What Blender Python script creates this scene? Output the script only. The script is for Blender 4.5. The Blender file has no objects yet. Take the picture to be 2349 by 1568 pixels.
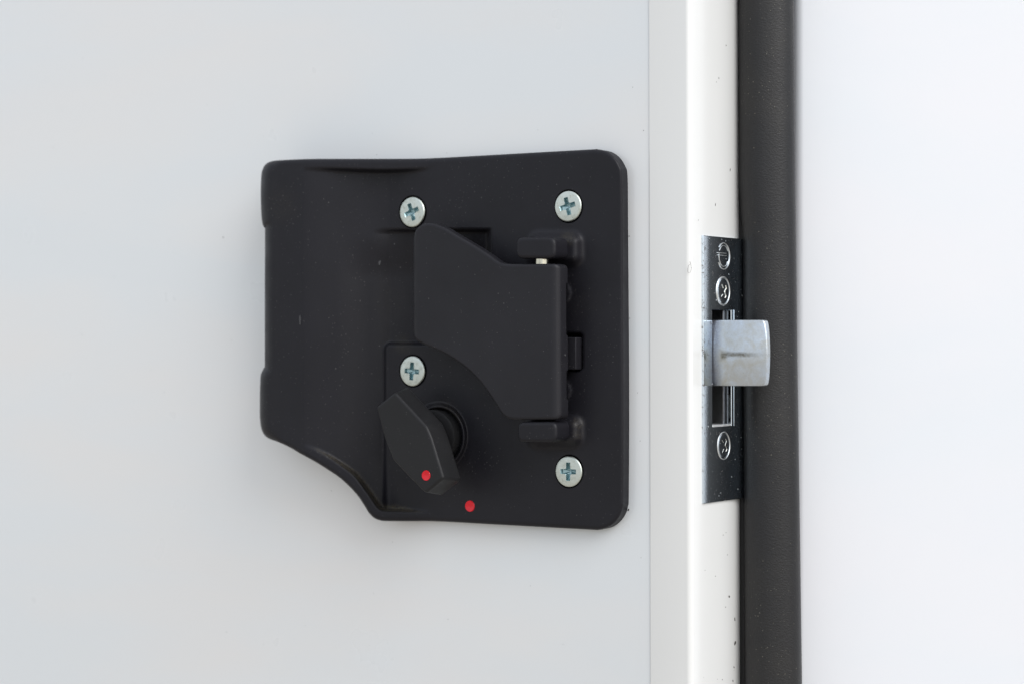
import bpy, bmesh, math, random
import numpy as np
from mathutils import Vector, Matrix
from mathutils.geometry import delaunay_2d_cdt
random.seed(7); rng = np.random.default_rng(7)
S = bpy.context.scene; C = S.collection
R = math.radians
MM = 0.001

# ---------------------------------------------------------------- camera
A = R(32.5); FPX = 4832.0; DIST = 604.0           # door plane is y = 0, camera looks at it from the right
fwd = np.array([-math.sin(A), math.cos(A), 0.0]); rgt = np.array([math.cos(A), math.sin(A), 0.0]); upv = np.array([0, 0, 1.0])
CAM = -fwd * DIST
cam = bpy.data.cameras.new('camera'); co = bpy.data.objects.new('camera', cam); C.objects.link(co)
co.location = CAM * MM; co.rotation_euler = (R(90), 0, A)
cam.sensor_width = 36; cam.sensor_fit = 'HORIZONTAL'; cam.lens = 36 * FPX / 2348
cam.clip_start = 0.02; cam.clip_end = 100
cam.dof.use_dof = True; cam.dof.focus_distance = 0.585; cam.dof.aperture_fstop = 14
S.camera = co

# ---------------------------------------------------------------- world, sun, exposure (soft overcast daylight)
SUN_AZ, SUN_EL = R(108), R(40)                     # azimuth clockwise from +Y
w = bpy.data.worlds.new('World'); S.world = w; w.use_nodes = True
nt = w.node_tree; nt.nodes.clear()
def N(t, ty, **k):
    n = t.nodes.new(ty)
    for a, b in k.items(): setattr(n, a, b)
    return n
out = N(nt, 'ShaderNodeOutputWorld'); bg = N(nt, 'ShaderNodeBackground'); bg.inputs[1].default_value = 0.12
sky = N(nt, 'ShaderNodeTexSky', sky_type='NISHITA', sun_disc=False, sun_elevation=SUN_EL, sun_rotation=SUN_AZ)
tc = N(nt, 'ShaderNodeTexCoord'); sx = N(nt, 'ShaderNodeSeparateXYZ')
cl = N(nt, 'ShaderNodeTexNoise'); cl.inputs['Scale'].default_value = 1.9; cl.inputs['Detail'].default_value = 4
cr = N(nt, 'ShaderNodeValToRGB'); cr.color_ramp.elements[0].position = .3; cr.color_ramp.elements[1].position = .7
cr.color_ramp.elements[0].color = (.52, .62, .76, 1); cr.color_ramp.elements[1].color = (1.08, 1.04, 1.0, 1)
cm = N(nt, 'ShaderNodeVectorMath', operation='SCALE'); cm.inputs['Scale'].default_value = 5.2
mx = N(nt, 'ShaderNodeMix', data_type='RGBA'); mx.inputs[0].default_value = .82
gr = N(nt, 'ShaderNodeMapRange'); gr.inputs['From Min'].default_value = -.16; gr.inputs['From Max'].default_value = .06
mg = N(nt, 'ShaderNodeMix', data_type='RGBA'); mg.inputs[6].default_value = (2.45, 2.3, 2.1, 1)
L = nt.links.new
sdn = N(nt, 'ShaderNodeVectorMath', operation='DOT_PRODUCT'); sdn.inputs[1].default_value = (.93, -.35, .1)
sdr = N(nt, 'ShaderNodeMapRange'); sdr.inputs['From Min'].default_value = .3; sdr.inputs['From Max'].default_value = 1; sdr.inputs['To Min'].default_value = 5.0; sdr.inputs['To Max'].default_value = 7.6
L(tc.outputs['Generated'], sdn.inputs[0]); L(sdn.outputs['Value'], sdr.inputs['Value']); L(sdr.outputs[0], cm.inputs['Scale'])
L(tc.outputs['Generated'], cl.inputs['Vector']); L(cl.outputs['Fac'], cr.inputs[0]); L(cr.outputs[0], cm.inputs[0])
L(sky.outputs[0], mx.inputs[6]); L(cm.outputs[0], mx.inputs[7])
L(tc.outputs['Generated'], sx.inputs[0]); L(sx.outputs['Z'], gr.inputs['Value'])
L(gr.outputs[0], mg.inputs[0]); L(mx.outputs[2], mg.inputs[7]); L(mg.outputs[2], bg.inputs[0]); L(bg.outputs[0], out.inputs[0])
sd = bpy.data.lights.new('sun', 'SUN'); sd.energy = 1.15; sd.angle = R(40); sd.color = (1, .985, .97)
so = bpy.data.objects.new('sun', sd); C.objects.link(so)
sv = Vector((math.sin(SUN_AZ) * math.cos(SUN_EL), math.cos(SUN_AZ) * math.cos(SUN_EL), math.sin(SUN_EL)))
so.rotation_euler = sv.to_track_quat('Z', 'Y').to_euler(); so.location = sv * 3
S.view_settings.view_transform = 'Standard'; S.view_settings.look = 'None'
S.view_settings.gamma = 1; S.view_settings.use_curve_mapping = False
S.view_settings.exposure = 1.03
S.render.engine = 'CYCLES'

# ---------------------------------------------------------------- measuring: a pixel of the photograph (2348 wide) on a plane of the place, in mm
def ray(px, py): return fwd * FPX + rgt * (px - 1174) + upv * (784 - py)
def onY(px, py, y):                                # point on the plane y = const
    d = ray(px, py); return CAM + d * ((y - CAM[1]) / d[1])
def onX(px, py, x):
    d = ray(px, py); return CAM + d * ((x - CAM[0]) / d[0])
def Q(ox, oy, s, pts): return [((ox + x / s) / 1.2777, (oy + y / s) / 1.2777) for x, y in pts]
Z8 = lambda p: Q(1140, 620, 2.376, p)
Z5 = lambda p: Q(1440, 920, 2.376, p)
Z4 = lambda p: Q(1080, 960, 2.6125, p)
Z3 = lambda p: Q(740, 1180, 3.2625, p)
Z6 = lambda p: Q(2000, 660, 3.7325, p)
Z7 = lambda p: Q(2000, 1080, 3.7325, p)

# ---------------------------------------------------------------- object helpers
def tag(o, label=None, cat=None, group=None, kind=None):
    for k, v in (('label', label), ('category', cat), ('group', group), ('kind', kind)):
        if v: o[k] = v
    return o
def empty(name, loc): 
    o = bpy.data.objects.new(name, None); o.empty_display_size = .01; o.location = Vector(loc) * MM; C.objects.link(o); return o
def mesh(name, verts, faces, mat, parent=None, smooth=True, sharp=38, attr=None):
    me = bpy.data.meshes.new(name)
    me.from_pydata([tuple(float(c) * MM for c in v) for v in verts], [], [tuple(f) for f in faces]); me.validate()
    bm = bmesh.new(); bm.from_mesh(me)
    if attr is None: bmesh.ops.recalc_face_normals(bm, faces=bm.faces)
    bm.to_mesh(me); bm.free()
    if smooth:
        me.shade_smooth()
        if sharp: me.set_sharp_from_angle(angle=R(sharp))
    me.materials.append(mat)
    o = bpy.data.objects.new(name, me); C.objects.link(o)
    if parent is not None:
        o.parent = parent; o.matrix_parent_inverse = Matrix.Translation(parent.location).inverted() if parent.type == 'EMPTY' else parent.matrix_parent_inverse.copy() @ Matrix()
        if parent.type != 'EMPTY': o.matrix_parent_inverse = Matrix()
    return o
def cr_curve(pts, n=8, closed=True):
    P = np.array(pts, float); m = len(P); o = []
    rngi = range(m) if closed else range(m - 1)
    for i in rngi:
        if closed: a, b, c, d = P[i - 1], P[i], P[(i + 1) % m], P[(i + 2) % m]
        else: a, b, c, d = P[max(i - 1, 0)], P[i], P[i + 1], P[min(i + 2, m - 1)]
        for k in range(n):
            t = k / n
            o.append(.5 * ((2 * b) + (c - a) * t + (2 * a - 5 * b + 4 * c - d) * t * t + (3 * b - a - 3 * c + d) * t ** 3))
    if not closed: o.append(P[-1])
    return np.array(o)
def round_poly(pts, rad, n=6):
    P = [np.array(p, float) for p in pts]; m = len(P); o = []
    for i in range(m):
        a, b, c = P[i - 1], P[i], P[(i + 1) % m]
        r = rad[i] if isinstance(rad, (list, tuple)) else rad
        u = a - b; v = c - b; lu, lv = np.linalg.norm(u), np.linalg.norm(v)
        q = min(r, lu * .48, lv * .48); p0 = b + u / lu * q; p1 = b + v / lv * q
        for k in range(n + 1):
            t = k / n; o.append((1 - t) ** 2 * p0 + 2 * t * (1 - t) * b + t * t * p1)
    return np.array(o)
def resample(P, step, closed=True):
    P = np.array(P); Qp = np.vstack([P, P[:1]]) if closed else P
    d = np.r_[0, np.cumsum(np.linalg.norm(np.diff(Qp, axis=0), axis=1))]
    n = max(4, int(round(d[-1] / step))); t = np.linspace(0, d[-1], n + 1)
    if closed: t = t[:-1]
    return np.c_[np.interp(t, d, Qp[:, 0]), np.interp(t, d, Qp[:, 1])]
def area(P): return .5 * np.sum(P[:, 0] * np.roll(P[:, 1], -1) - np.roll(P[:, 0], -1) * P[:, 1])
def inset(P, q):
    t = np.roll(P, -1, 0) - np.roll(P, 1, 0); t /= np.linalg.norm(t, axis=1)[:, None] + 1e-9
    n = np.c_[-t[:, 1], t[:, 0]] * (1 if area(P) > 0 else -1)
    return P + n * q
def segdist(P, poly, closed=True):                 # distance of many points to a polyline
    a = poly; b = np.roll(poly, -1, 0)
    if not closed: a, b = poly[:-1], poly[1:]
    best = np.full(len(P), 1e9)
    for i in range(len(a)):
        ab = b[i] - a[i]; L2 = ab @ ab + 1e-12
        t = np.clip(((P - a[i]) @ ab) / L2, 0, 1)
        d = np.hypot(*(P - (a[i] + t[:, None] * ab)).T); best = np.minimum(best, d)
    return best
def inside(P, poly):
    x, y = P[:, 0], P[:, 1]; c = np.zeros(len(P), bool); b = poly[-1]
    for a in poly:
        k = ((a[1] > y) != (b[1] > y)) & (x < (b[0] - a[0]) * (y - a[1]) / (b[1] - a[1] + 1e-12) + a[0]); c ^= k; b = a
    return c
def sst(x, a, b): t = np.clip((x - a) / (b - a), 0, 1); return t * t * (3 - 2 * t)
def slab(name, outline, yf, yb, r, mat, parent, n=5, step=.5, grid=0, deform=None):
    """rounded slab: outline in mm (x,z), front at yf (towards the camera), sides back to yb, edge radius r"""
    P = resample(outline, step); m = len(P); V = []; F = []
    ybv = yb(P) if callable(yb) else np.full(m, yb)
    for x, z, y in zip(P[:, 0], P[:, 1], ybv): V.append((x, y, z))
    rings = 1
    for k in range(n + 1):
        t = k / n * math.pi / 2; I = inset(P, r * (1 - math.cos(t))); y = yf + r * (1 - math.sin(t))
        V += [(x, y, z) for x, z in I]; rings += 1
    I = inset(P, r + .12); V += [(x, yf - .003, z) for x, z in I]; rings += 1
    for q in range(rings - 1):
        for i in range(m): j = (i + 1) % m; F.append((q * m + i, q * m + j, (q + 1) * m + j, (q + 1) * m + i))
    base = (rings - 1) * m; G_ = np.zeros((0, 2))
    if grid:
        a_, b_ = np.meshgrid(np.arange(I[:, 0].min(), I[:, 0].max(), grid), np.arange(I[:, 1].min(), I[:, 1].max(), grid * 2.5))
        G_ = np.c_[a_.ravel(), b_.ravel()]; G_ = G_[inside(G_, I)]; G_ = G_[segdist(G_, I) > grid * .5]
    A_ = np.vstack([I, G_]); cv_, _, cf_, ov_, _, _ = delaunay_2d_cdt([Vector((float(a), float(b))) for a, b in A_], [(i, (i + 1) % m) for i in range(m)], [], 1, 1e-5)
    idx = []
    for new, olds in enumerate(ov_):
        k_ = [q for q in olds if q < m]
        if k_: idx.append(base + k_[0])
        else: idx.append(len(V)); V.append((cv_[new].x, yf - .003, cv_[new].y))
    F += [tuple(idx[q] for q in f) for f in cf_]
    F.append(tuple(range(m))[::-1])
    if deform:
        W_ = np.array(V, float); dy = deform(W_[:, 0], W_[:, 2]); k_ = (W_[:, 1] < yf + r + .01); W_[k_, 1] += dy[k_]; V = [tuple(q) for q in W_]
    return mesh(name, V, F, mat, parent)
def px_outline(pts, y): return np.array([onY(px, py, y)[[0, 2]] for px, py in pts])
def box(name, x0, x1, y0, y1, z0, z1, mat, parent, bev=.2):
    V = [(x, y, z) for x in (x0, x1) for y in (y0, y1) for z in (z0, z1)]
    F = [(0, 1, 3, 2), (4, 6, 7, 5), (0, 4, 5, 1), (2, 3, 7, 6), (0, 2, 6, 4), (1, 5, 7, 3)]
    o = mesh(name, V, F, mat, parent, smooth=False)
    if bev:
        b = o.modifiers.new('bevel', 'BEVEL'); b.width = bev * MM; b.segments = 3; b.limit_method = 'ANGLE'
        o.data.shade_smooth(); o.data.set_sharp_from_angle(angle=R(60))
    return o
def lathe(name, prof, axis, origin, mat, parent, n=64):
    """prof = (radius, distance along axis); axis 'y' points to -y, 'x' to +x, 'z' up"""
    V = []; F = []
    for r, h in prof:
        for i in range(n):
            a = 2 * math.pi * i / n; c, s = r * math.cos(a), r * math.sin(a)
            V.append({'y': (c, -h, s), 'x': (h, c, s), 'z': (c, s, h)}[axis])
    V = [(v[0] + origin[0], v[1] + origin[1], v[2] + origin[2]) for v in V]
    for q in range(len(prof) - 1):
        for i in range(n): j = (i + 1) % n; F.append((q * n + i, q * n + j, (q + 1) * n + j, (q + 1) * n + i))
    F.append(tuple(range(n))); F.append(tuple((len(prof) - 1) * n + i for i in range(n)))
    return mesh(name, V, F, mat, parent)

# ---------------------------------------------------------------- materials
def new_mat(name):
    m = bpy.data.materials.new(name); m.use_nodes = True; t = m.node_tree
    return m, t, t.nodes['Principled BSDF'], t.links.new
def coords(t, scale=1000.0):                       # world position in mm
    g = N(t, 'ShaderNodeNewGeometry'); s = N(t, 'ShaderNodeVectorMath', operation='SCALE'); s.inputs['Scale'].default_value = scale
    t.links.new(g.outputs['Position'], s.inputs[0]); return s.outputs[0]
def noise(t, v, scale, detail=3, rough=.5, dist=0):
    n = N(t, 'ShaderNodeTexNoise'); n.inputs['Scale'].default_value = scale; n.inputs['Detail'].default_value = detail
    n.inputs['Roughness'].default_value = rough; n.inputs['Distortion'].default_value = dist; t.links.new(v, n.inputs['Vector']); return n.outputs['Fac']
def rampf(t, f, a, b, lo=0., hi=1.):
    n = N(t, 'ShaderNodeMapRange'); n.inputs['From Min'].default_value = a; n.inputs['From Max'].default_value = b
    n.inputs['To Min'].default_value = lo; n.inputs['To Max'].default_value = hi; t.links.new(f, n.inputs['Value']); return n.outputs[0]
def mathn(t, op, a, b=None):
    n = N(t, 'ShaderNodeMath', operation=op)
    for i, x in enumerate((a, b)):
        if x is None: continue
        if isinstance(x, (int, float)): n.inputs[i].default_value = x
        else: t.links.new(x, n.inputs[i])
    return n.outputs[0]
def mixc(t, f, a, b):
    n = N(t, 'ShaderNodeMix', data_type='RGBA')
    for i, x in ((0, f), (6, a), (7, b)):
        if isinstance(x, tuple): n.inputs[i].default_value = (*x, 1)
        elif isinstance(x, (int, float)): n.inputs[i].default_value = x
        else: t.links.new(x, n.inputs[i])
    return n.outputs[2]
def bump(t, h, bsdf, strength, dist, normal=None):
    n = N(t, 'ShaderNodeBump'); n.inputs['Strength'].default_value = strength; n.inputs['Distance'].default_value = dist * MM
    t.links.new(h, n.inputs['Height'])
    if normal is not None: t.links.new(normal, n.inputs['Normal'])
    t.links.new(n.outputs[0], bsdf.inputs['Normal']); return n.outputs[0]
def specks(t, v, scale, rad, keep):                # sparse dust grains: 1 inside a grain; keep = socket or value, share of cells with a grain
    vo = N(t, 'ShaderNodeTexVoronoi'); vo.inputs['Scale'].default_value = scale; rt = N(t, 'ShaderNodeMapping'); rt.inputs['Rotation'].default_value = (.6, .9, .4); t.links.new(v, rt.inputs[0]); t.links.new(rt.outputs[0], vo.inputs['Vector'])
    sp = N(t, 'ShaderNodeSeparateColor'); t.links.new(vo.outputs['Color'], sp.inputs[0])
    r = mathn(t, 'MULTIPLY', sp.outputs[1], rad); r = mathn(t, 'ADD', r, rad * .35)
    return mathn(t, 'MULTIPLY', mathn(t, 'LESS_THAN', vo.outputs['Distance'], r), mathn(t, 'LESS_THAN', sp.outputs[0], keep))
def plastic(name, base=(.0085, .0082, .0108), rough=.43, attr=False, dusty=.02, spec=.23):
    m, t, b, l = new_mat(name); v = coords(t)
    big = noise(t, v, .035, 3); fine = noise(t, v, 3.2, 3, .6)
    c = mixc(t, rampf(t, big, .35, .7), base, tuple(x * 1.28 for x in base))
    mask = rampf(t, noise(t, v, .045, 4, .6), .42, .68)
    keep = mathn(t, 'ADD', mathn(t, 'MULTIPLY', mask, dusty * 2), dusty * .25)
    if attr:
        at = N(t, 'ShaderNodeAttribute', attribute_name='dust')
        keep = mathn(t, 'ADD', keep, mathn(t, 'MULTIPLY', at.outputs['Fac'], .8))
        c = mixc(t, mathn(t, 'MULTIPLY', at.outputs['Fac'], rampf(t, noise(t, v, 2.2, 4, .8), .42, .62)), c, (.075, .064, .040))
    s1 = specks(t, v, 2.2, .24, keep)
    s2 = specks(t, v, .9, .15, mathn(t, 'MULTIPLY', keep, .6))
    s = mathn(t, 'MAXIMUM', s1, s2)
    c = mixc(t, mathn(t, 'MULTIPLY', s, rampf(t, noise(t, v, 1.3, 2), .35, .65, .1, .6)), c, (.10, .097, .095))
    l(c, b.inputs['Base Color']); b.inputs['Specular IOR Level'].default_value = spec
    l(rampf(t, noise(t, v, .2, 4), .3, .7, rough - .05, rough + .08), b.inputs['Roughness'])
    h = mathn(t, 'ADD', fine, mathn(t, 'MULTIPLY', s, 1.5)); bump(t, h, b, .35, .05)
    return m
M_plate = plastic('black_plastic_plate', attr=True, dusty=.09)
M_lever = plastic('black_plastic_lever', base=(.0115, .0112, .0138), dusty=.055)
M_knob = plastic('black_plastic_knob', base=(.0112, .0112, .0120), rough=.47, dusty=.04)

def paint(name, col, rough=.28, coat=.4, blot=.02, spk=0.0, warm=None):
    m, t, b, l = new_mat(name); v = coords(t)
    mp = N(t, 'ShaderNodeMapping'); mp.inputs['Scale'].default_value = (.45, 1, 1.6); l(v, mp.inputs[0])
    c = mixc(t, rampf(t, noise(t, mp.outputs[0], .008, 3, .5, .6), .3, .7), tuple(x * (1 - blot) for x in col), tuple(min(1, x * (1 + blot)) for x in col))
    if warm: c = mixc(t, rampf(t, noise(t, mp.outputs[0], .012, 4, .55, .3), .42, .66), c, warm)  # warm streaks in the base colour imitate light bounced onto the panel
    if spk:
        s = specks(t, v, .35, .05, spk); c = mixc(t, mathn(t, 'MULTIPLY', s, .75), c, (.12, .11, .1))
    l(c, b.inputs['Base Color']); l(rampf(t, noise(t, v, .05, 3), .3, .7, rough - .03, rough + .05), b.inputs['Roughness'])
    b.inputs['Coat Weight'].default_value = coat; b.inputs['Coat Roughness'].default_value = .12
    bump(t, noise(t, v, .03, 2), b, .12, .4)
    return m
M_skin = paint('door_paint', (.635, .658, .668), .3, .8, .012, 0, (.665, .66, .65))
M_prof = paint('white_profile', (.672, .672, .655), .2, .8, .008)
M_wall = paint('wall_paint', (.63, .65, .675), .35, .15, .01, 0, (.65, .655, .675))

def metal(name, col, rough, dirt=.3, dark=(.05, .045, .04), sc=.4, streak=None, aniso=0):
    m, t, b, l = new_mat(name); v = coords(t); b.inputs['Metallic'].default_value = 1
    n1 = noise(t, v, sc, 5, .65, .4); n2 = noise(t, v, sc * 6, 3, .6)
    f = mathn(t, 'MULTIPLY', rampf(t, n1, .52, .75), dirt)
    c = mixc(t, rampf(t, n2, .3, .7), tuple(x * .88 for x in col), col); c = mixc(t, f, c, dark)
    l(c, b.inputs['Base Color']); l(mathn(t, 'ADD', rampf(t, n1, .3, .75, rough * .8, rough * 1.25), mathn(t, 'MULTIPLY', f, .3)), b.inputs['Roughness'])
    bump(t, n2, b, .15, .03)
    return m
M_zinc = metal('zinc_plated_steel', (.635, .675, .62), .45, .5, (.34, .34, .27), .7)
M_groove = metal('zinc_recess', (.34, .48, .50), .4, .4, (.06, .09, .09), 1.0)
M_pin = metal('brass_pin', (.62, .59, .48), .25, .5)
M_rail = metal('oiled_grey_steel', (.22, .22, .23), .35, .5)
M_ring = metal('bright_rubbed_steel', (.80, .81, .80), .38, .2, (.3, .28, .24), 1.2)
M_in = metal('dark_steel_mechanism', (.12, .12, .13), .4, .8)
M_ledge = metal('lit_ledge_steel', (.92, .92, .92), .5, .05)  # near-white colour stands in for skylight on the slot's upward edge
# chromed faceplate: mirror-like, worn with scratches, pits and rust
m, t, b, l = new_mat('chromed_faceplate'); M_chrome = m; v = coords(t); b.inputs['Metallic'].default_value = 1
sp_ = specks(t, v, 1.5, .2, .04); 
s3 = N(t, 'ShaderNodeSeparateXYZ'); l(v, s3.inputs[0])
edge = rampf(t, s3.outputs[1], 7.0, 8.6, .05, 0)
rs = rampf(t, mathn(t, 'ADD', noise(t, v, .8, 5, .75, .8), edge), .61, .65)
vz = N(t, 'ShaderNodeMapping'); vz.inputs['Scale'].default_value = (1, 3, .35); l(v, vz.inputs[0])
scr = rampf(t, noise(t, vz.outputs[0], 1.1, 4, .7), .62, .85)
c = mixc(t, scr, (.60, .67, .73), (.5, .57, .62)); c = mixc(t, mathn(t, 'MULTIPLY', rs, .8), c, (.13, .10, .08)); c = mixc(t, sp_, c, (.75, .8, .82))
l(c, b.inputs['Base Color'])
l(mathn(t, 'MAXIMUM', mathn(t, 'MAXIMUM', rampf(t, scr, 0, 1, .05, .16), mathn(t, 'MULTIPLY', rs, .45)), mathn(t, 'MULTIPLY', sp_, .8)), b.inputs['Roughness'])
bump(t, mathn(t, 'ADD', noise(t, v, 3, 3), sp_), b, .25, .03)
# worn steel of the latch bolt, with a dark rubbed line along its middle
m, t, b, l = new_mat('worn_bolt_steel'); M_bolt = m; v = coords(t); b.inputs['Metallic'].default_value = .85
n1 = noise(t, v, .28, 5, .65, .5); n2 = noise(t, v, 2.2, 4, .7)
c = mixc(t, rampf(t, n1, .35, .7), (.52, .58, .65), (.44, .44, .41)); c = mixc(t, rampf(t, n2, .45, .75, 0, .4), c, (.33, .35, .38))
BZ = onX(1700, 813, 66)[2]
sp = N(t, 'ShaderNodeSeparateXYZ'); l(v, sp.inputs[0])
dz = mathn(t, 'ABSOLUTE', mathn(t, 'ADD', mathn(t, 'ADD', sp.outputs[2], -BZ), mathn(t, 'MULTIPLY', mathn(t, 'ADD', n1, -.5), 1.6)))
wd = mathn(t, 'MULTIPLY', rampf(t, sp.outputs[0], 60.5, 65, 0.35, .8), dz)
band = rampf(t, wd, .15, .62, 1, 0); along = mathn(t, 'MULTIPLY', rampf(t, sp.outputs[0], 60.2, 61.0), rampf(t, sp.outputs[0], 67, 71.5, 1, .15))
root_shade = mathn(t, 'MULTIPLY', rampf(t, mathn(t, 'ADD', sp.outputs[0], mathn(t, 'MULTIPLY', n1, 2.2)), 60.2, 62.2, .75, 0), rampf(t, n2, .25, .6, .5, 1))  # darker beside the faceplate: shading of the bolt face put into its colour
c = mixc(t, root_shade, c, (.20, .20, .24))
c = mixc(t, mathn(t, 'MULTIPLY', mathn(t, 'MULTIPLY', band, along), rampf(t, n2, .2, .7, .35, .95)), c, (.11, .10, .07))
l(c, b.inputs['Base Color']); l(rampf(t, n2, .3, .7, .26, .42), b.inputs['Roughness']); bump(t, n2, b, .25, .05)
# rubber of the seal: leather-like grain and brown dust
m, t, b, l = new_mat('grained_rubber'); M_rub = m; v = coords(t)
vz = N(t, 'ShaderNodeMapping'); vz.inputs['Scale'].default_value = (1, 1, 1.5); l(v, vz.inputs[0])
gn = noise(t, vz.outputs[0], 1.5, 3, .6, .3); pat = rampf(t, noise(t, v, .035, 4, .6), .45, .72)
c = mixc(t, rampf(t, noise(t, v, .06, 4), .35, .7), (.0062, .0061, .0072), (.0082, .0079, .0084))
kp = mathn(t, 'ADD', mathn(t, 'MULTIPLY', pat, .25), .012); s = mathn(t, 'MAXIMUM', specks(t, v, 2.0, .24, kp), specks(t, v, .9, .15, mathn(t, 'MULTIPLY', kp, .5)))
c = mixc(t, mathn(t, 'MULTIPLY', pat, .12), c, (.05, .044, .032)); c = mixc(t, mathn(t, 'MULTIPLY', s, .5), c, (.16, .15, .12))
l(c, b.inputs['Base Color']); b.inputs['Roughness'].default_value = .44; b.inputs['Specular IOR Level'].default_value = .4
bump(t, mathn(t, 'ADD', gn, mathn(t, 'MULTIPLY', s, .6)), b, .7, .14)
m, t, b, l = new_mat('red_marking_paint'); M_red = m; v = coords(t)
l(mixc(t, rampf(t, noise(t, v, 1.3, 4, .6), .45, .65), (.56, .002, .012), (.58, .004, .016)), b.inputs['Base Color']); b.inputs['Specular IOR Level'].default_value = .5; b.inputs['Roughness'].default_value = .16
bump(t, noise(t, v, .9, 3), b, .5, .2)
m, t, b, l = new_mat('dark_dirt'); M_dirt = m; v = coords(t)
l(mixc(t, noise(t, v, 2, 3), (.02, .018, .016), (.06, .05, .04)), b.inputs['Base Color']); b.inputs['Roughness'].default_value = .8

# ================================================================ DOOR
XE = 57.8                                          # x of the door's closing edge
X0 = onY(1490, 784, 0)[0]
door = empty('door', (XE, 0, -115)); tag(door, 'white door with rounded pale edge strip, carrying the black lock', 'door')
hx0, hx1, hz0, hz1 = onY(900, 0, 0)[0], onY(1400, 0, 0)[0], onY(1000, 1140, 0)[2], onY(1000, 440, 0)[2]
xs = [-420, hx0, hx1, X0 + .3]; zs = [-420, hz0, hz1, 420]
V = [(x, 0, z) for x in xs for z in zs]; F = []
for i in range(3):
    for j in range(3):
        if (i, j) != (1, 1): F.append((i * 4 + j, (i + 1) * 4 + j, (i + 1) * 4 + j + 1, i * 4 + j + 1))
k = len(V); V += [(x, 28, z) for x in (xs[0], xs[3]) for z in (zs[0], zs[3])]; F.append((k, k + 1, k + 3, k + 2))
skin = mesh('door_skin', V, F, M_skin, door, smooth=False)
# edge profile: strip over the skin, rounded corner, closing edge, then a fillet down towards the seal
prof = [(X0, 0.25), (X0, -.12), (X0 + .06, -.22), (X0 + .3, -.26)]
r = 1.5; yf = -.26
for q in range(0, 13): a = q / 12 * math.pi / 2; prof.append((XE - r + r * math.sin(a), yf + r - r * math.cos(a)))
SY0, SY1 = onX(1633.5, 800, XE + .55)[1], onX(1677, 800, XE + .55)[1]; SZ1 = onX(1655, 711, XE + .55)[2]; SZ0 = onX(1655, 976, XE + .55)[2]
def back(y): return .95 * (max(0, y - 16) / 14) ** 2.4          # the closing edge curls away towards the seal
yl = [4] + list(np.linspace(SY0 - 1.2, SY1 + 1.2, 9)) + list(np.arange(SY1 + 2, 40, .8))
prof += [(XE - back(y), y) for y in yl]
prof += [(XE - 8, 44), (XE - 8, 52), (X0, 52)]
V = []; F = []; zz = [-420, SZ0 - 1, SZ1 + 1, 420]; n = len(prof)
for z in zz:
    for x, y in prof: V.append((x + (0.0 - z) * .0026, y, z))     # the edge leans by a fraction of a degree
for q in range(3):
    for i in range(n):
        j = (i + 1) % n
        if q == 1 and SY0 - 1.21 < prof[i][1] < SY1 + 1.1 and prof[j][1] < SY1 + 1.3: continue       # opening for the latch
        F.append((q * n + i, q * n + j, q * n + n + j, q * n + n + i))
mesh('edge_profile', V, F, M_prof, door, sharp=50)
# dirt flecks on the closing edge and the skin
V = []; F = []
def fleck(p, rx, rz, plane):
    if plane == 'x': p = (p[0] - back(p[1]), p[1], p[2])
    k = len(V); m_ = 10; ph = random.random() * 6
    for i in range(m_):
        a = i / m_ * 2 * math.pi; q = 1 + .3 * math.sin(2 * a + ph) ; c, s_ = rx * q * math.cos(a), rz * q * math.sin(a)
        V.append((p[0] + .05, p[1] + c, p[2] + s_) if plane == 'x' else (p[0] + c, p[1] - .05, p[2] + s_))
    cidx = len(V); V.append((p[0] + (.16 if plane == 'x' else 0), p[1] - (0 if plane == 'x' else .14), p[2]))
    for i in range(m_): F.append((k + i, k + (i + 1) % m_, cidx))
for px, py, a, b_ in [(1673, 1367, .35, .42), (1664, 1391, .2, .16), (1688.5, 1419, .35, .45), (1689, 1474, .6, .6), (1686, 1529, .3, .3), (1683, 1560, .25, .4), (1656, 1557, .15, .2), (1640, 1320, .12, .15), (1665, 1220, .15, .12), (1648, 180, .12, .3), (1676, 390, .15, .5), (1640, 470, .12, .5), (1676, 580, .1, .1)]:
    xx = XE - onX(px, py, XE)[2] * .0026; fleck(onX(px, py, xx), a, b_, 'x')
for px, py, a in [(1025, 352, .09), (1302, 350, .09), (864, 355, .1), (512, 545, .2), (1441, 1168, .3), (1443, 542, .15), (1444, 730, .12), (1476, 300, .12), (900, 1242, .1), (760, 1124, .12), (1462, 900, .1), (1468, 1010, .1)]:
    fleck(onY(px, py, 0), a, a, 'y')
for _ in range(46):
    q_ = (random.uniform(20, 1480), random.uniform(20, 1550))
    if 560 < q_[0] < 1470 and 320 < q_[1] < 1240: continue
    a = random.choice((.05, .06, .08, .1)); fleck(onY(*q_, 0), a, a, 'y')
for _ in range(9):
    q_ = (random.uniform(1600, 1690), random.choice((random.uniform(20, 520), random.uniform(1180, 1560)))); a = random.choice((.05, .07, .1)); xx = XE - onX(*q_, XE)[2] * .0026; fleck(onX(*q_, xx), a, a * random.uniform(1, 2.5), 'x')
tag(mesh('dirt_flecks', V, F, M_dirt, door), kind='stuff')
# fine hair stuck at the corner
P = [onY(x, y, -.35 - .25) for x, y in cr_curve([(1582, 600), (1585, 612), (1584, 622), (1579, 627), (1577, 621), (1579, 610), (1586, 604)], 4, False)]
V = []; F = []
for i, p in enumerate(P):
    for q in range(5): a = q / 5 * 2 * math.pi; V.append((p[0] + .045 * math.cos(a), p[1] + .045 * math.sin(a), p[2]))
    if i: 
        for q in range(5): F.append(((i - 1) * 5 + q, (i - 1) * 5 + (q + 1) % 5, i * 5 + (q + 1) % 5, i * 5 + q))
mesh('hair', V, F, M_dirt, door)

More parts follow.
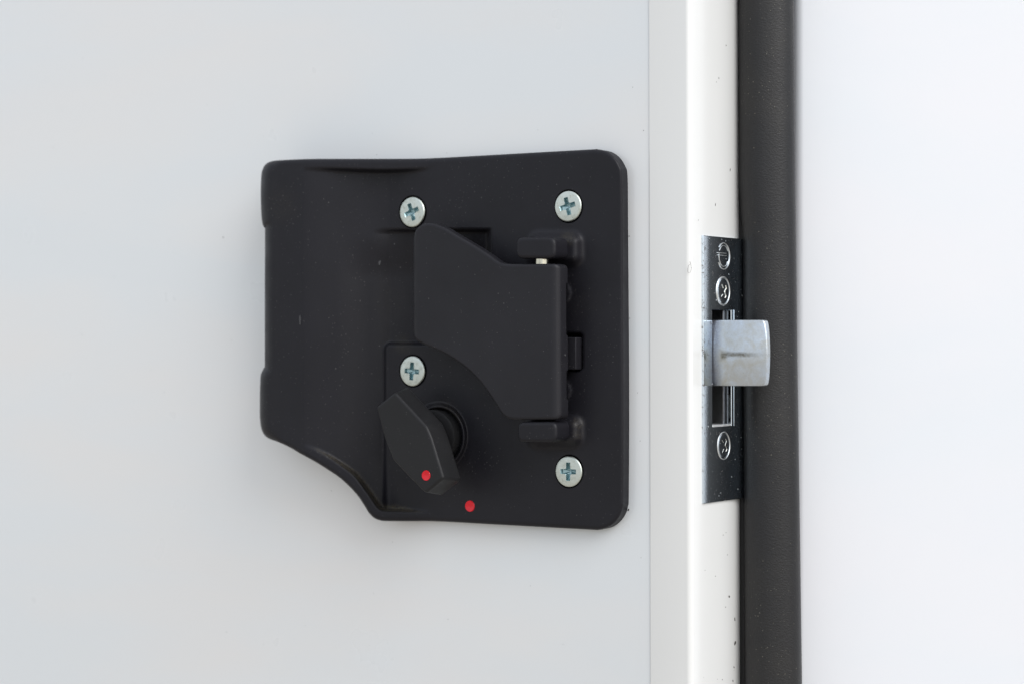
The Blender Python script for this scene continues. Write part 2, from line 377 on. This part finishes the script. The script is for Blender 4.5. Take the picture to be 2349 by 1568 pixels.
# ================================================================ WALL beyond the seal (turned a little towards the light)
wx, wy = onY(1846, 784, 47)[0], 47.0
wa = R(34); d1 = np.array([math.cos(wa), math.sin(wa)]); d2 = np.array([-math.sin(wa), math.cos(wa)])
rr = 3.0; pr = []
for q in range(0, 13): a = q / 12 * math.pi / 2; pr.append((rr - rr * math.cos(a), rr - rr * math.sin(a)))
pr = [(0, 40)] + pr + [(500, 0), (500, 40)]
V = []; F = []; n = len(pr)
for z in (-420, 420):
    for a, b_ in pr: p = np.array([wx, wy]) + d1 * a + d2 * b_; V.append((p[0] - 3.6, p[1], z))
for i in range(n): j = (i + 1) % n; F.append((i, j, n + j, n + i))
tag(mesh('wall_panel', V, F, M_wall, None, sharp=50), 'bright smooth white wall panel beyond the black rubber seal', 'wall')

# ================================================================ RUBBER SEAL
YS = 35.4
ly = [-700, 0, 420, 480, 540, 900, 1568, 2300]; lx = [1682, 1688, 1690, 1693, 1698, 1699, 1703, 1709]
ry = [-700, 0, 400, 800, 1200, 1568, 2300]; rx = [1818, 1825.5, 1828.5, 1833, 1839, 1844, 1852]
V = []; F = []; rows = 110; seg = 40
for i in range(rows + 1):
    py = -600 + 2800 * i / rows
    a = onY(np.interp(py, ly, lx), py, YS); c_ = onY(np.interp(py, ry, rx), py, YS)
    ctr = (a + c_) / 2; hw = np.linalg.norm((c_ - a)[:2]) / 2 * math.cos(A) * 1.0
    for q in range(seg):
        t_ = 2 * math.pi * q / seg; ct, st = math.cos(t_), math.sin(t_)
        e = .86; u_ = hw * math.copysign(abs(ct) ** e, ct); v_ = hw * .9 * math.copysign(abs(st) ** e, st)
        p = ctr + rgt * u_ + fwd * v_; V.append((p[0], p[1], ctr[2]))
    if i:
        for q in range(seg): j = (q + 1) % seg; F.append(((i - 1) * seg + q, (i - 1) * seg + j, i * seg + j, i * seg + q))
seal = tag(mesh('rubber_seal', V, F, M_rub, None, sharp=0), 'thick black grained rubber seal running upright beside the door edge', 'seal')

box('gap_blocker', XE - 14, XE + 9, 31.6, YS + 11, -420, 420, M_rub, seal, 1.0)   # added black web: blocks sky in the gap and darkens the edge
# ================================================================ LOCK
lock = empty('door_lock', (0, 0, -40)); tag(lock, 'black plastic door lock with hinged lever, turning knob and cross-head screws', 'door lock')
FL = -4.0
o_right = [(1340, 344.3), (1368, 343.5), (1391, 348), (1409, 360.5), (1421, 379), (1427, 402), (1428.5, 500), (1430, 800), (1430.5, 1000), (1430, 1140), (1428.5, 1160), (1423, 1179), (1410, 1197), (1393, 1208.5), (1371, 1213.5), (1350, 1213)]
o_bot = Z3([(2349, 1160), (1780, 1129), (1450, 1127), (1270, 1125), (1215, 1118), (1160, 1095), (1110, 1045), (1070, 980), (1010, 890), (930, 800), (830, 710), (720, 635), (600, 560), (500, 505), (440, 472), (370, 430), (300, 395), (230, 365), (150, 335), (100, 285), (75, 200), (68, 60)])
o_left = [(596.8, 870), (600, 853), (605.5, 842), (607, 832), (607, 700), (607.5, 535), (606.5, 524), (602, 514.6), (599, 490), (597.8, 442), (599, 404.6), (602, 389.4), (609.5, 377), (624.7, 370), (655, 367.5)]
o_top = [(712, 365.3), (790, 365), (882, 365), (958, 364.6), (1000, 363.2), (1060, 360)]
OUT = resample(cr_curve(o_right + o_bot + o_left + o_top, 8), 3.5)
SCR = [(946.5, 487, 34.5, -20), (1304, 474, 35.3, -14), (947, 850.5, 34.3, 4), (1305.5, 1080, 35.3, 0)]
topin = [(690, 386), (700, 385), (760, 387), (870, 391), (940, 389), (985, 384)]
botin = Z3([(480, 412), (600, 450), (740, 525), (880, 620), (980, 700), (1080, 830), (1150, 930), (1200, 1000), (1260, 1028), (1400, 1032), (1680, 1045)])
DISH = np.array([tuple(p) for p in cr_curve(topin, 4, False)] + [(995, 384), (995, 1179)] + [tuple(p) for p in cr_curve(botin, 4, False)[::-1]])
def rectd(P, x0, x1, y0, y1, r=6):                # signed distance, negative inside
    cx, cy = (x0 + x1) / 2, (y0 + y1) / 2; qx = np.abs(P[:, 0] - cx) - (x1 - x0) / 2 + r; qy = np.abs(P[:, 1] - cy) - (y1 - y0) / 2 + r
    return np.hypot(np.maximum(qx, 0), np.maximum(qy, 0)) + np.minimum(np.maximum(qx, qy), 0) - r
CC = (Z4([(535, 831)])[0])                         # knob axis on the plate
def height(P):
    x, y = P[:, 0], P[:, 1]
    Rm = np.interp(x, [0, 640, 700, 860, 950, 985], [-15, -15.5, -15, -9, -5.2, FL]); 
    t = np.clip((x - 690) / 205, 0, 1); D = -15.2 + 11.2 * (.5 * t ** 1.35 + .5 * np.sin(t ** 1.15 * math.pi / 2)); D = np.where(x < 690, Rm, D)
    ds = segdist(P, DISH); ds = np.where(inside(P, DISH), ds, -ds); m_ = sst(ds, -3, 8)
    H = Rm * (1 - m_) + D * m_
    # pocket behind the lever
    pad = 1 - sst(rectd(P, 882, 1500, 787, 1300, 14), -4, 3)
    H = H + (1 - pad) * (1 - sst(x, 1117, 1126)) * np.maximum(sst(ds, -2, 10), sst(x, 940, 960)) * (1.3 * sst(x, 770, 868) * sst(y, 540, 640) + 4.2 * sst(x, 850, 968) * sst(y, 526, 534))
    # slot for the lever's lug
    q = rectd(P, *[*[v_ for v_ in (Z8([(1210, 0)])[0][0], Z8([(1345, 0)])[0][0])], Z8([(0, 843)])[0][1], Z8([(0, 1108)])[0][1]], 10)
    H = H + 5.0 * (1 - sst(q, -4, 1))
    # soft mounds round the hinge lugs
    for bx in ((1225, 1322, 546, 598), (1225, 1322, 966, 1012)):
        q = rectd(P, *bx, 10); H = H - 3.0 * (1 - sst(q, -8, 20))
    # two faint round bosses
    for cx, cy in ((Z8([(1195, 570)])[0]), (Z8([(1195, 1245)])[0])):
        q = np.hypot((x - cx) / .85, y - cy); H = H - .5 * (1 - sst(q, 25, 28))
    # collar round the knob
    q = np.hypot((x - CC[0]) / .835, y - CC[1]); H = H - 2.1 * (1 - sst(q, 69, 80)) + 2.6 * (1 - sst(q, 62, 67))
    # screw seats
    for sx_, sy_, sr, _ in SCR:
        q = np.hypot((x - sx_) / .84, y - sy_); H = H + 1.3 * (1 - sst(q, sr + .8, sr + 3.6))
    # gentle hollow of moulded plastic
    H = H + .12 * np.sin(x * .011 + 1) * np.sin(y * .009)
    d = segdist(P, OUT)
    wl = 1 - sst(x, 612, 650); r_ = 8.5 + 12 * wl; k_ = 1.05 + 1.6 * wl
    u_ = np.clip(1 - d / r_, 0, 1); H = H + k_ * (1 - np.sqrt(np.maximum(0, 1 - u_ * u_)))
    return H
rings = [OUT]
for q in (.6, 1.6, 3.2, 5.2, 8.2, 11.5): rings.append(resample(inset(OUT, q), 4.5))
g = 4.3; gx, gy = np.meshgrid(np.arange(590, 1440, g), np.arange(336, 1222, g)); G = np.c_[gx.ravel(), gy.ravel()]
G = G[inside(G, OUT)]; G = G[segdist(G, OUT) > 14]
def ringpts(cx, cy, rs, n=64): return np.vstack([np.c_[cx + .84 * r * np.cos(np.linspace(0, 2 * math.pi, n, False)), cy + r * np.sin(np.linspace(0, 2 * math.pi, n, False))] for r in rs])
ex = []
for sx_, sy_, sr, _ in SCR:
    G = G[np.abs(np.hypot((G[:, 0] - sx_) / .84, G[:, 1] - sy_) - sr - 2) > 4.5]; ex.append(ringpts(sx_, sy_, [sr, sr + .8, sr + 1.7, sr + 2.7, sr + 3.6, sr + 5]))
G = G[np.abs(np.hypot((G[:, 0] - CC[0]) / .84, G[:, 1] - CC[1]) - 71) > 12]
ex.append(ringpts(*CC, [60, 62, 63.5, 65.3, 67, 70, 72.2, 74.5, 76.8, 79, 82], 110))
for (pl, cl_) in ((DISH, True),):
    D_ = resample(pl, 4.5); G = G[segdist(G, D_) > 9]
    for q in (-6, -3, -1, 1, 3, 5.5, 8):
        e_ = inset(D_, q); e_ = e_[inside(e_, OUT)]; e_ = e_[segdist(e_, OUT) > 13]; e_ = e_[(e_[:, 0] < 984)]; ex.append(e_)
ALL = np.vstack(rings + [G] + ex); n0 = len(OUT)
cv, ce, cf, ov, oe, of_ = delaunay_2d_cdt([Vector((float(a), float(b_))) for a, b_ in ALL], [(i, (i + 1) % n0) for i in range(n0)], [], 1, 1e-4)
cv = np.array([(v_.x, v_.y) for v_ in cv]); keepf = [f for f in cf]
cen = np.array([cv[list(f)].mean(0) for f in keepf]); ok = inside(cen, OUT); keepf = [f for f, k_ in zip(keepf, ok) if k_]
H = height(cv); V = [onY(a, b_, h) for (a, b_), h in zip(cv, H)]
loop = [None] * n0
for new, olds in enumerate(ov):
    for q in olds:
        if q < n0: loop[q] = new
F = [tuple(f) for f in keepf]; k = len(V)
for i in loop: V.append((V[i][0], .3, V[i][2]))
for i in range(n0): j = (i + 1) % n0; F.append((loop[i], loop[j], k + j, k + i))
plate = mesh('lock_plate', V, F, M_plate, lock, sharp=0)
# dust density kept as a vertex attribute: grit caught along the lower rim, under the pad and round the lugs
dn = np.zeros(len(V)); P2 = cv; bl = cr_curve(botin, 4, False)
dd = segdist(P2, bl, False); ins = inside(P2, DISH)
xx = P2[:, 0]; wdt = np.interp(xx, [700, 760, 850, 905, 960], [5, 9, 16, 20, 5])
dn[:len(cv)] = np.where(ins, (1 - sst(dd, wdt * .5, wdt)), (1 - sst(dd, 0, 4)) * .5) * sst(xx, 700, 760) * (1 - sst(xx, 930, 985)) * .8
for cx, cy, r_, s_ in [(1302, 548, 24, .35), (1325, 970, 22, .35), (1325, 995, 18, .3), (645, 470, 60, .09), (1020, 945, 45, .25), (1040, 960, 25, .35), (925, 790, 30, .3), (1340, 700, 50, .05), (900, 690, 60, .04)]:
    q = np.hypot(P2[:, 0] - cx, P2[:, 1] - cy); dn[:len(cv)] = np.maximum(dn[:len(cv)], s_ * (1 - sst(q, r_ * .2, r_)))
at = plate.data.attributes.new('dust', 'FLOAT', 'POINT'); at.data.foreach_set('value', dn.astype(np.float32)[:len(plate.data.vertices)])

# lever
lv = Z8([(156, 330), (158, 220), (172, 155), (202, 116), (233, 91), (270, 82), (310, 84), (345, 94), (400, 118), (480, 166), (600, 236), (700, 300), (765, 347), (800, 361), (850, 366), (950, 366), (1100, 365)]) 
YL = -14.0
top = [tuple(p) for p in cr_curve(lv, 6, False)]
rtc = [tuple(p) for p in cr_curve(Z8([(1145, 365), (1166, 370), (1179, 385), (1182, 410)]), 4, False)]
rbc = [tuple(p) for p in cr_curve(Z8([(1186, 1395), (1184, 1420), (1172, 1438), (1150, 1445)]), 4, False)]
bt = [tuple(p) for p in cr_curve(Z8([(1100, 1446), (900, 1447), (850, 1441), (815, 1427), (790, 1403), (750, 1340), (700, 1265), (640, 1185), (560, 1103), (480, 1042), (400, 993), (320, 955), (270, 935), (228, 914), (190, 890), (163, 840), (156, 780)]), 6, False)]
lo = px_outline(top + rtc + rbc + bt, YL + .8)
xr = px_outline([(Z8([(1060, 400)])[0])], YL)[0][0]
zu = onY(1200, 700, YL)[2]; zn0 = onY(*Z8([(1230, 860)])[0], -9)[2]; zn1 = onY(*Z8([(1230, 500)])[0], -9)[2]; zn2 = onY(*Z8([(1230, 1300)])[0], -9)[2]; zn3 = onY(*Z8([(1230, 1105)])[0], -9)[2]
lxm = lo[:, 0].max(); lxn = lo[:, 0].min()
def lever_back(P):
    right = P[:, 0] > xr; z = P[:, 1]
    notch = ((z > zn0) & (z < zn1)) | ((z > zn2) & (z < zn3))
    return np.where(right, np.where(notch, YL + 4.6, YL + 5.4), np.where(z > zu, YL + 3.0, -3.2))
lever = slab('lever', lo, YL, lever_back, .8, M_lever, lock, n=6, step=.4, grid=.6, deform=lambda x, z: 1.3 * np.clip((x - (lxm - 2.6)) / 2.6, 0, 1) ** 2.2 + 1.3 * np.clip((lxn + 2.3 - x) / 2.3, 0, 1) ** 1.6)
# lug of the lever going into the slot
p0 = onY(*Z8([(1200, 875)])[0], -6.5); p1 = onY(*Z8([(1300, 1098)])[0], -6.5)
box('lever_lug', p0[0] - 2, p1[0], -6.5 , 0.5, p1[2], p0[2], M_lever, lock, .25)
p0 = onY(*Z8([(1172, 372)])[0], -9.5); p1 = onY(*Z8([(1195, 1440)])[0], -9.5)
# hinge lugs
for pts in (Z8([(895, 180), (1165, 180), (1165, 330), (895, 330)]), Z5([(190, 746), (462, 746), (462, 890), (190, 890)])):
    slab('hinge_lug', round_poly(px_outline(pts, YL + 1.0), 2.2), YL, -3.0, 1.0, M_plate, lock, n=6, step=.25, grid=.8)
pc = onY(*Z8([(1072, 345)])[0], -10.5)
pin = lathe('hinge_pin', [(1.0, -4), (1.9, -4), (1.9, 4), (1.0, 4)], 'z', (pc[0], -11.0, pc[2]), M_pin, lock, 32)

# knob: round hub, winged grip, red mark
ka = onY(*CC, FL)
hub = lathe('knob', [(7.9, -2.5), (7.9, 3.0), (7.75, 3.35), (7.4, 3.5), (5.2, 3.55), (5.0, 12)], 'y', (ka[0], FL, ka[2]), M_knob, lock, 96)
YK = -20.5
kf = px_outline(Z4([(58, 607), (200, 493), (440, 752), (478, 840), (572, 1150), (432, 1262), (318, 1150), (186, 1010), (122, 850)]), YK)
kc = kf.mean(0); kb = kc + (kf - kc) * 1.10; n = len(kf)
V = [(x, YK, z) for x, z in kf] + [(x, YK + 7.6, z) for x, z in kb] + [(x, YK + 8.6, z) for x, z in (kc + (kf - kc) * .8)]
F = [tuple(range(n)), tuple(2 * n + i for i in range(n))]
for q in (0, n):
    for i in range(n): j = (i + 1) % n; F.append((q + i, q + j, q + n + j, q + n + i))
grip = mesh('knob_grip', V, F, M_knob, hub, smooth=False)
bv = grip.modifiers.new('bevel', 'BEVEL'); bv.width = .75 * MM; bv.segments = 4; bv.limit_method = 'ANGLE'; bv.angle_limit = R(18)
grip.data.shade_smooth(); wn = grip.modifiers.new('wn', 'WEIGHTED_NORMAL')
def dot(px, py, r_, y, parent):
    p = onY(px, py, y)
    return lathe('red_dot', [(r_, -.3), (r_, .05), (r_ * .95, .16), (r_ * .85, .15), (r_ * .5, .07), (r_ * .2, .05), (.02, .05)], 'y', (p[0], y, p[2]), M_red, parent, 40)
c1 = Z4([(440, 1128)])[0]; c2 = Z4([(775, 1362)])[0]
dot(*c1, 1.45, YK, hub); pd = None
hd = height(np.array([c2]))[0]; dot(*c2, 1.62, hd - .02, lock)

# screws with a real cross recess
def screw(name, origin, Rr, rot, axis, mats, parent, up=.55, L_=None, w_=None, depth=1.5, dome=.12):
    L_ = L_ or Rr * .57; w_ = w_ or Rr * .15
    ph = math.atan2(w_, L_); half = [0, ph * .5, ph * .97, ph * 1.25, ph * 1.7, .5, .62, math.pi / 4]
    half = sorted(set(round(h, 5) for h in half)); angs = []
    for q in range(4):
        for s_ in half: angs.append(q * math.pi / 2 + s_)
        for s_ in half[-2:0:-1]: angs.append(q * math.pi / 2 + math.pi / 2 - s_)
    def rc(a):
        f_ = a % (math.pi / 2); f_ = min(f_, math.pi / 2 - f_)
        r_ = L_ / math.cos(f_) if f_ < ph else w_ / math.sin(f_)
        return r_ if f_ < ph else min(r_, L_) + (.0 if f_ < .7 else w_ * .25)
    n = len(angs); V = []; F = []
    def ring(fr, h):
        for a in angs:
            r_ = fr(a); aa = a + R(rot); c_, s_ = r_ * math.cos(aa), r_ * math.sin(aa)
            V.append((c_, -h, s_) if axis == 'y' else (h, c_, s_))
    body = [(lambda a: Rr * .8, -1.6), (lambda a: Rr * .97, up - .5), (lambda a: Rr, up - .32), (lambda a: Rr * .985, up - .14), (lambda a: Rr * .95, up - .03), (lambda a: Rr * .9, up), (lambda a: max(Rr * .72, rc(a) + .2), up + dome * .6), (lambda a: rc(a) + .10, up + dome)]
    for fr, h in body: ring(fr, h)
    for q in range(len(body) - 1):
        for i in range(n): j = (i + 1) % n; F.append((q * n + i, q * n + j, (q + 1) * n + j, (q + 1) * n + i))
    V = [(x + origin[0], y + origin[1], z + origin[2]) for x, y, z in V]
    F.append(tuple(range(n)))
    head = mesh(name, V, F, mats[0], parent, sharp=45)
    V = []; F = []
    for fr, h in [(lambda a: rc(a) + .10, up + dome), (lambda a: rc(a), up + dome - .1), (lambda a: rc(a) * .9, up - depth * .55), (lambda a: rc(a) * .5, up - depth * .85), (lambda a: .05, up - depth)]: ring(fr, h)
    for q in range(4):
        for i in range(n): j = (i + 1) % n; F.append((q * n + i, q * n + j, (q + 1) * n + j, (q + 1) * n + i))
    V = [(x + origin[0], y + origin[1], z + origin[2]) for x, y, z in V]
    mesh('cross_recess', V, F, mats[1], head, sharp=30)
    return head
for sx_, sy_, sr, rot in SCR:
    p = onY(sx_, sy_, FL); rmm = sr / FPX * np.dot(p - CAM, fwd)
    s_ = screw('screw', (p[0], FL, p[2]), rmm, -rot, 'y', (M_zinc, M_groove), lock)
# rubbed grey scuffs on the plastic
m, t, b, l = new_mat('rubbed_scuff'); v = coords(t)
l(mixc(t, rampf(t, noise(t, v, 2.5, 4, .8), .4, .6), (.018, .018, .02), (.075, .075, .08)), b.inputs['Base Color']); b.inputs['Roughness'].default_value = .7; M_scuff = m
for px, py, a, b_, ang in [(871, 603, .28, .75, -.15), (688.5, 734, .3, 1.5, 0), (1012, 520, .2, .12, 0), (905, 560, .15, .2, .4)]:
    hh = float(height(np.array([(px, py)]))[0]); c0 = onY(px, py, hh); V = []; F = []
    for q in range(14):
        th = q / 14 * 2 * math.pi; u_, w_ = a * math.cos(th) * (1 + .2 * math.sin(3 * th)), b_ * math.sin(th)
        V.append((c0[0] + u_ * math.cos(ang) - w_ * math.sin(ang), c0[1] - .12, c0[2] + u_ * math.sin(ang) + w_ * math.cos(ang)))
    sl = (height(np.array([(px + 4, py)]))[0] - height(np.array([(px - 4, py)]))[0]) / (onY(px + 4, py, hh)[0] - onY(px - 4, py, hh)[0])
    V = [(x_, y_ + sl * (x_ - c0[0]), z_) for x_, y_, z_ in V]; V.append((c0[0], c0[1] - .15, c0[2]))
    F = [(q, (q + 1) % 14, 14) for q in range(14)]
    mesh('scuff_mark', V, F, M_scuff, plate)
pS = onY(*Z8([(1216, 998)])[0], -9.6)
lathe('scuff_mark', [(.3, -.05), (.28, .08), (.1, .12)], 'x', (lxm + .0, -10.2, pS[2]), M_scuff, lever, 16)
# ================================================================ LATCH in the door edge
XF = XE + .55
def eX(px, py, x=XF):
    return onX(px, py, x)
latch = empty('edge_latch', (XE, 15, -45)); tag(latch, 'worn chromed latch faceplate with protruding steel bolt set in the door edge', 'latch')
y0 = eX(1613, 784)[1]; y1 = y0 + 27.5; z1 = eX(1613, 540)[2]; z0 = eX(1613, 1154)[2]
sy0, sy1 = eX(1633.5, 800)[1], eX(1677, 800)[1]; sz1 = eX(1655, 711)[2]; sz0 = eX(1655, 976)[2]
ys = [y0, sy0, sy1, y1]; zs = [z0, sz0, sz1, z1]; V = []; F = []
bm = bmesh.new()
def lean(z): return -z * .0026
g1 = [[bm.verts.new(((XF + lean(z)) * MM, y * MM, z * MM)) for z in zs] for y in ys]
g2 = [[bm.verts.new(((XF - 1.6 + lean(z)) * MM, y * MM, z * MM)) for z in zs] for y in ys]
for i in range(3):
    for j in range(3):
        if (i, j) == (1, 1): continue
        bm.faces.new((g1[i][j], g1[i + 1][j], g1[i + 1][j + 1], g1[i][j + 1])); bm.faces.new((g2[i][j], g2[i][j + 1], g2[i + 1][j + 1], g2[i + 1][j]))
def wallq(a, b_): bm.faces.new((g1[a[0]][a[1]], g1[b_[0]][b_[1]], g2[b_[0]][b_[1]], g2[a[0]][a[1]]))
for i in range(3): wallq((i, 0), (i + 1, 0)); wallq((i, 3), (i + 1, 3)); wallq((0, i), (0, i + 1)); wallq((3, i), (3, i + 1))
for a, b_ in (((1, 1), (2, 1)), ((1, 2), (2, 2)), ((1, 1), (1, 2)), ((2, 1), (2, 2))): wallq(a, b_)
bmesh.ops.recalc_face_normals(bm, faces=bm.faces)
me = bpy.data.meshes.new('faceplate'); bm.to_mesh(me); bm.free(); me.materials.append(M_chrome)
fp = bpy.data.objects.new('faceplate', me); C.objects.link(fp); fp.parent = latch; fp.matrix_parent_inverse = Matrix.Translation(latch.location).inverted()
b_ = fp.modifiers.new('bevel', 'BEVEL'); b_.width = .22 * MM; b_.segments = 3; b_.limit_method = 'ANGLE'; me.shade_smooth(); fp.modifiers.new('wn', 'WEIGHTED_NORMAL')
# inside of the slot: dark channel with the mechanism's parts
ca, cb, cz0, cz1 = sy0 - 1.2, sy1 + 1.2, sz0 - 1, sz1 + 1; xi = XE - 14
V = [(x, y, z) for x in (xi, XE - .1) for y in (ca, cb) for z in (cz0, cz1)]
F = [(0, 1, 3, 2), (0, 1, 5, 4), (2, 3, 7, 6), (0, 2, 6, 4), (1, 3, 7, 5)]
chan = mesh('lock_case', V, F, M_in, latch, smooth=False)
box('catch', XE - 9, XE - .4, sy0 - .2, sy0 + 1.9, eX(1640, 963)[2], eX(1640, 908)[2], M_zinc, chan, .2)
box('guide_rail', XE - 8, XE - 1.2, sy1 - 1.6, sy1 + .6, cz0 + .4, cz1 - .4, M_rail, chan, .15)
pz0 = eX(1655, 975)[2]
box('slot_sill', XE - 6, XF - .05 - pz0 * .0026, sy0 + .05, sy1 - .05, pz0 - .5, pz0 + .3, M_ledge, fp, .08)
V2 = []
# pressed line on the far side of the slot
box('pressed_rim', XF - .3, XF + .22, eX(1682, 800)[1], eX(1683.6, 800)[1], sz0 - .2, sz1 + .1, M_chrome, fp, .1)
# bolt
yb = sy0 + .45
tipy = yb + 3.2
bo = [onY(px, py, tipy)[[0, 2]] for px, py in [(1748, 735), (1753.5, 740), (1759, 768), (1761.5, 811), (1759, 853), (1754, 879), (1748, 884.5)]]
tipx = max(p[0] for p in bo); bo = [tuple(p) for p in cr_curve(bo, 6, False)]
zt, zb = onY(1680, 734, yb + 1)[2], onY(1680, 885.5, yb + 1)[2]
bo = np.array([(XE - 8, zt)] + [(x, z) for x, z in bo] + [(XE - 8, zb)])
bo[1:8, 1] += (zt - bo[1, 1]) * np.linspace(1, .2, 7); 
bolt = slab('latch_bolt', bo, yb, lambda P: yb + 9.5 - 7.7 * np.clip((P[:, 0] - XE) / (tipx - XE), 0, 1) ** .8, .3, M_bolt, latch, n=5, step=.4)
cur = bmesh.new(); cur.from_mesh(bolt.data)
mv = lambda a, b_: [(onX(1, 1, 1))]
# extra loops so the face can curve back towards the tip
for k_ in range(1, 12):
    bmesh.ops.bisect_plane(cur, geom=cur.verts[:] + cur.edges[:] + cur.faces[:], plane_co=(0, 0, (zb + (zt - zb) * k_ / 12) * MM), plane_no=(0, 0, 1))
for k_ in range(1, 18):
    xx_ = XE - 2 + (tipx - XE + 2) * k_ / 18
    bmesh.ops.bisect_plane(cur, geom=cur.verts[:] + cur.edges[:] + cur.faces[:], plane_co=(xx_ * MM, 0, 0), plane_no=(1, 0, 0))
for v_ in cur.verts:
    x_ = v_.co.x / MM
    if x_ > XE - 1: q = (x_ - XE + 1) / (tipx - XE + 1); v_.co.y += (3.0 * max(0, q - .08) ** 1.6 + .9 * ((v_.co.z / MM - (zt + zb) / 2) / ((zt - zb) / 2)) ** 2) * MM
cur.to_mesh(bolt.data); cur.free(); bolt.data.shade_smooth(); bolt.data.set_sharp_from_angle(angle=R(50))
# faceplate screws and the pressed round mark
M_fs = metal('faceplate_screw_steel', (.62, .68, .74), .14, .3, (.2, .18, .14), .8)
M_fr = metal('faceplate_screw_recess', (.85, .84, .78), .5, .3, (.3, .27, .2), 1.2)
for (cx, cy), rz_, rot in ((Z6([(443, 722)])[0], 155, 38), (Z7([(447, 838)])[0], 150, 50)):
    p = eX(cx, cy); rmm = rz_ / 3.7325 / 1.2777 / FPX * np.dot(p - CAM, fwd)
    screw('faceplate_screw', (p[0], p[1], p[2]), rmm * .93, rot, 'x', (M_chrome, M_fr), fp, up=.12, depth=.45, dome=.02, L_=rmm * .52, w_=rmm * .13)
    lathe('screw_ring', [(rmm * .93, -.1), (rmm * .94, .12), (rmm * .97, .2), (rmm * 1.02, .16), (rmm * 1.06, -.1)], 'x', (p[0], p[1], p[2]), M_ring, fp, 64)
cx, cy = Z6([(450, 340)])[0]; p = eX(cx, cy); rm = 150 / 3.7325 / 1.2777 / FPX * np.dot(p - CAM, fwd)
def torus(name, R0, r0, p, mat, parent, a0=0, a1=360, n=72):
    V = []; F = []; full = a1 - a0 >= 360; m_ = n if full else n + 1
    for i in range(m_):
        a = R(a0 + (a1 - a0) * i / n)
        for q in range(8):
            b_ = q / 8 * 2 * math.pi; rr_ = R0 + r0 * math.cos(b_); V.append((p[0] + r0 * .9 * math.sin(b_), p[1] + rr_ * math.cos(a), p[2] + rr_ * math.sin(a)))
    for i in range(n):
        for q in range(8): F.append((i * 8 + q, i * 8 + (q + 1) % 8, ((i + 1) % m_) * 8 + (q + 1) % 8, ((i + 1) % m_) * 8 + q))
    return mesh(name, V, F, mat, parent)
st = torus('pressed_mark', rm * .95, .16, p, M_ring, fp, -150, 140)
torus('mark_line', rm * .78, .09, p, M_ring, st, 30, 150)
torus('mark_line', rm * .76, .1, p, M_ring, st, 170, 330)
box('mark_bar', p[0] - .2, p[0] + .2, p[1] - rm * 1.0, p[1] + rm * .35, p[2] + rm * .19, p[2] + rm * .24, M_ring, st, .1)
box('mark_bar', p[0] - .2, p[0] + .2, p[1] - rm * 1.0, p[1] + rm * .35, p[2] + rm * .02, p[2] + rm * .07, M_ring, st, .1)
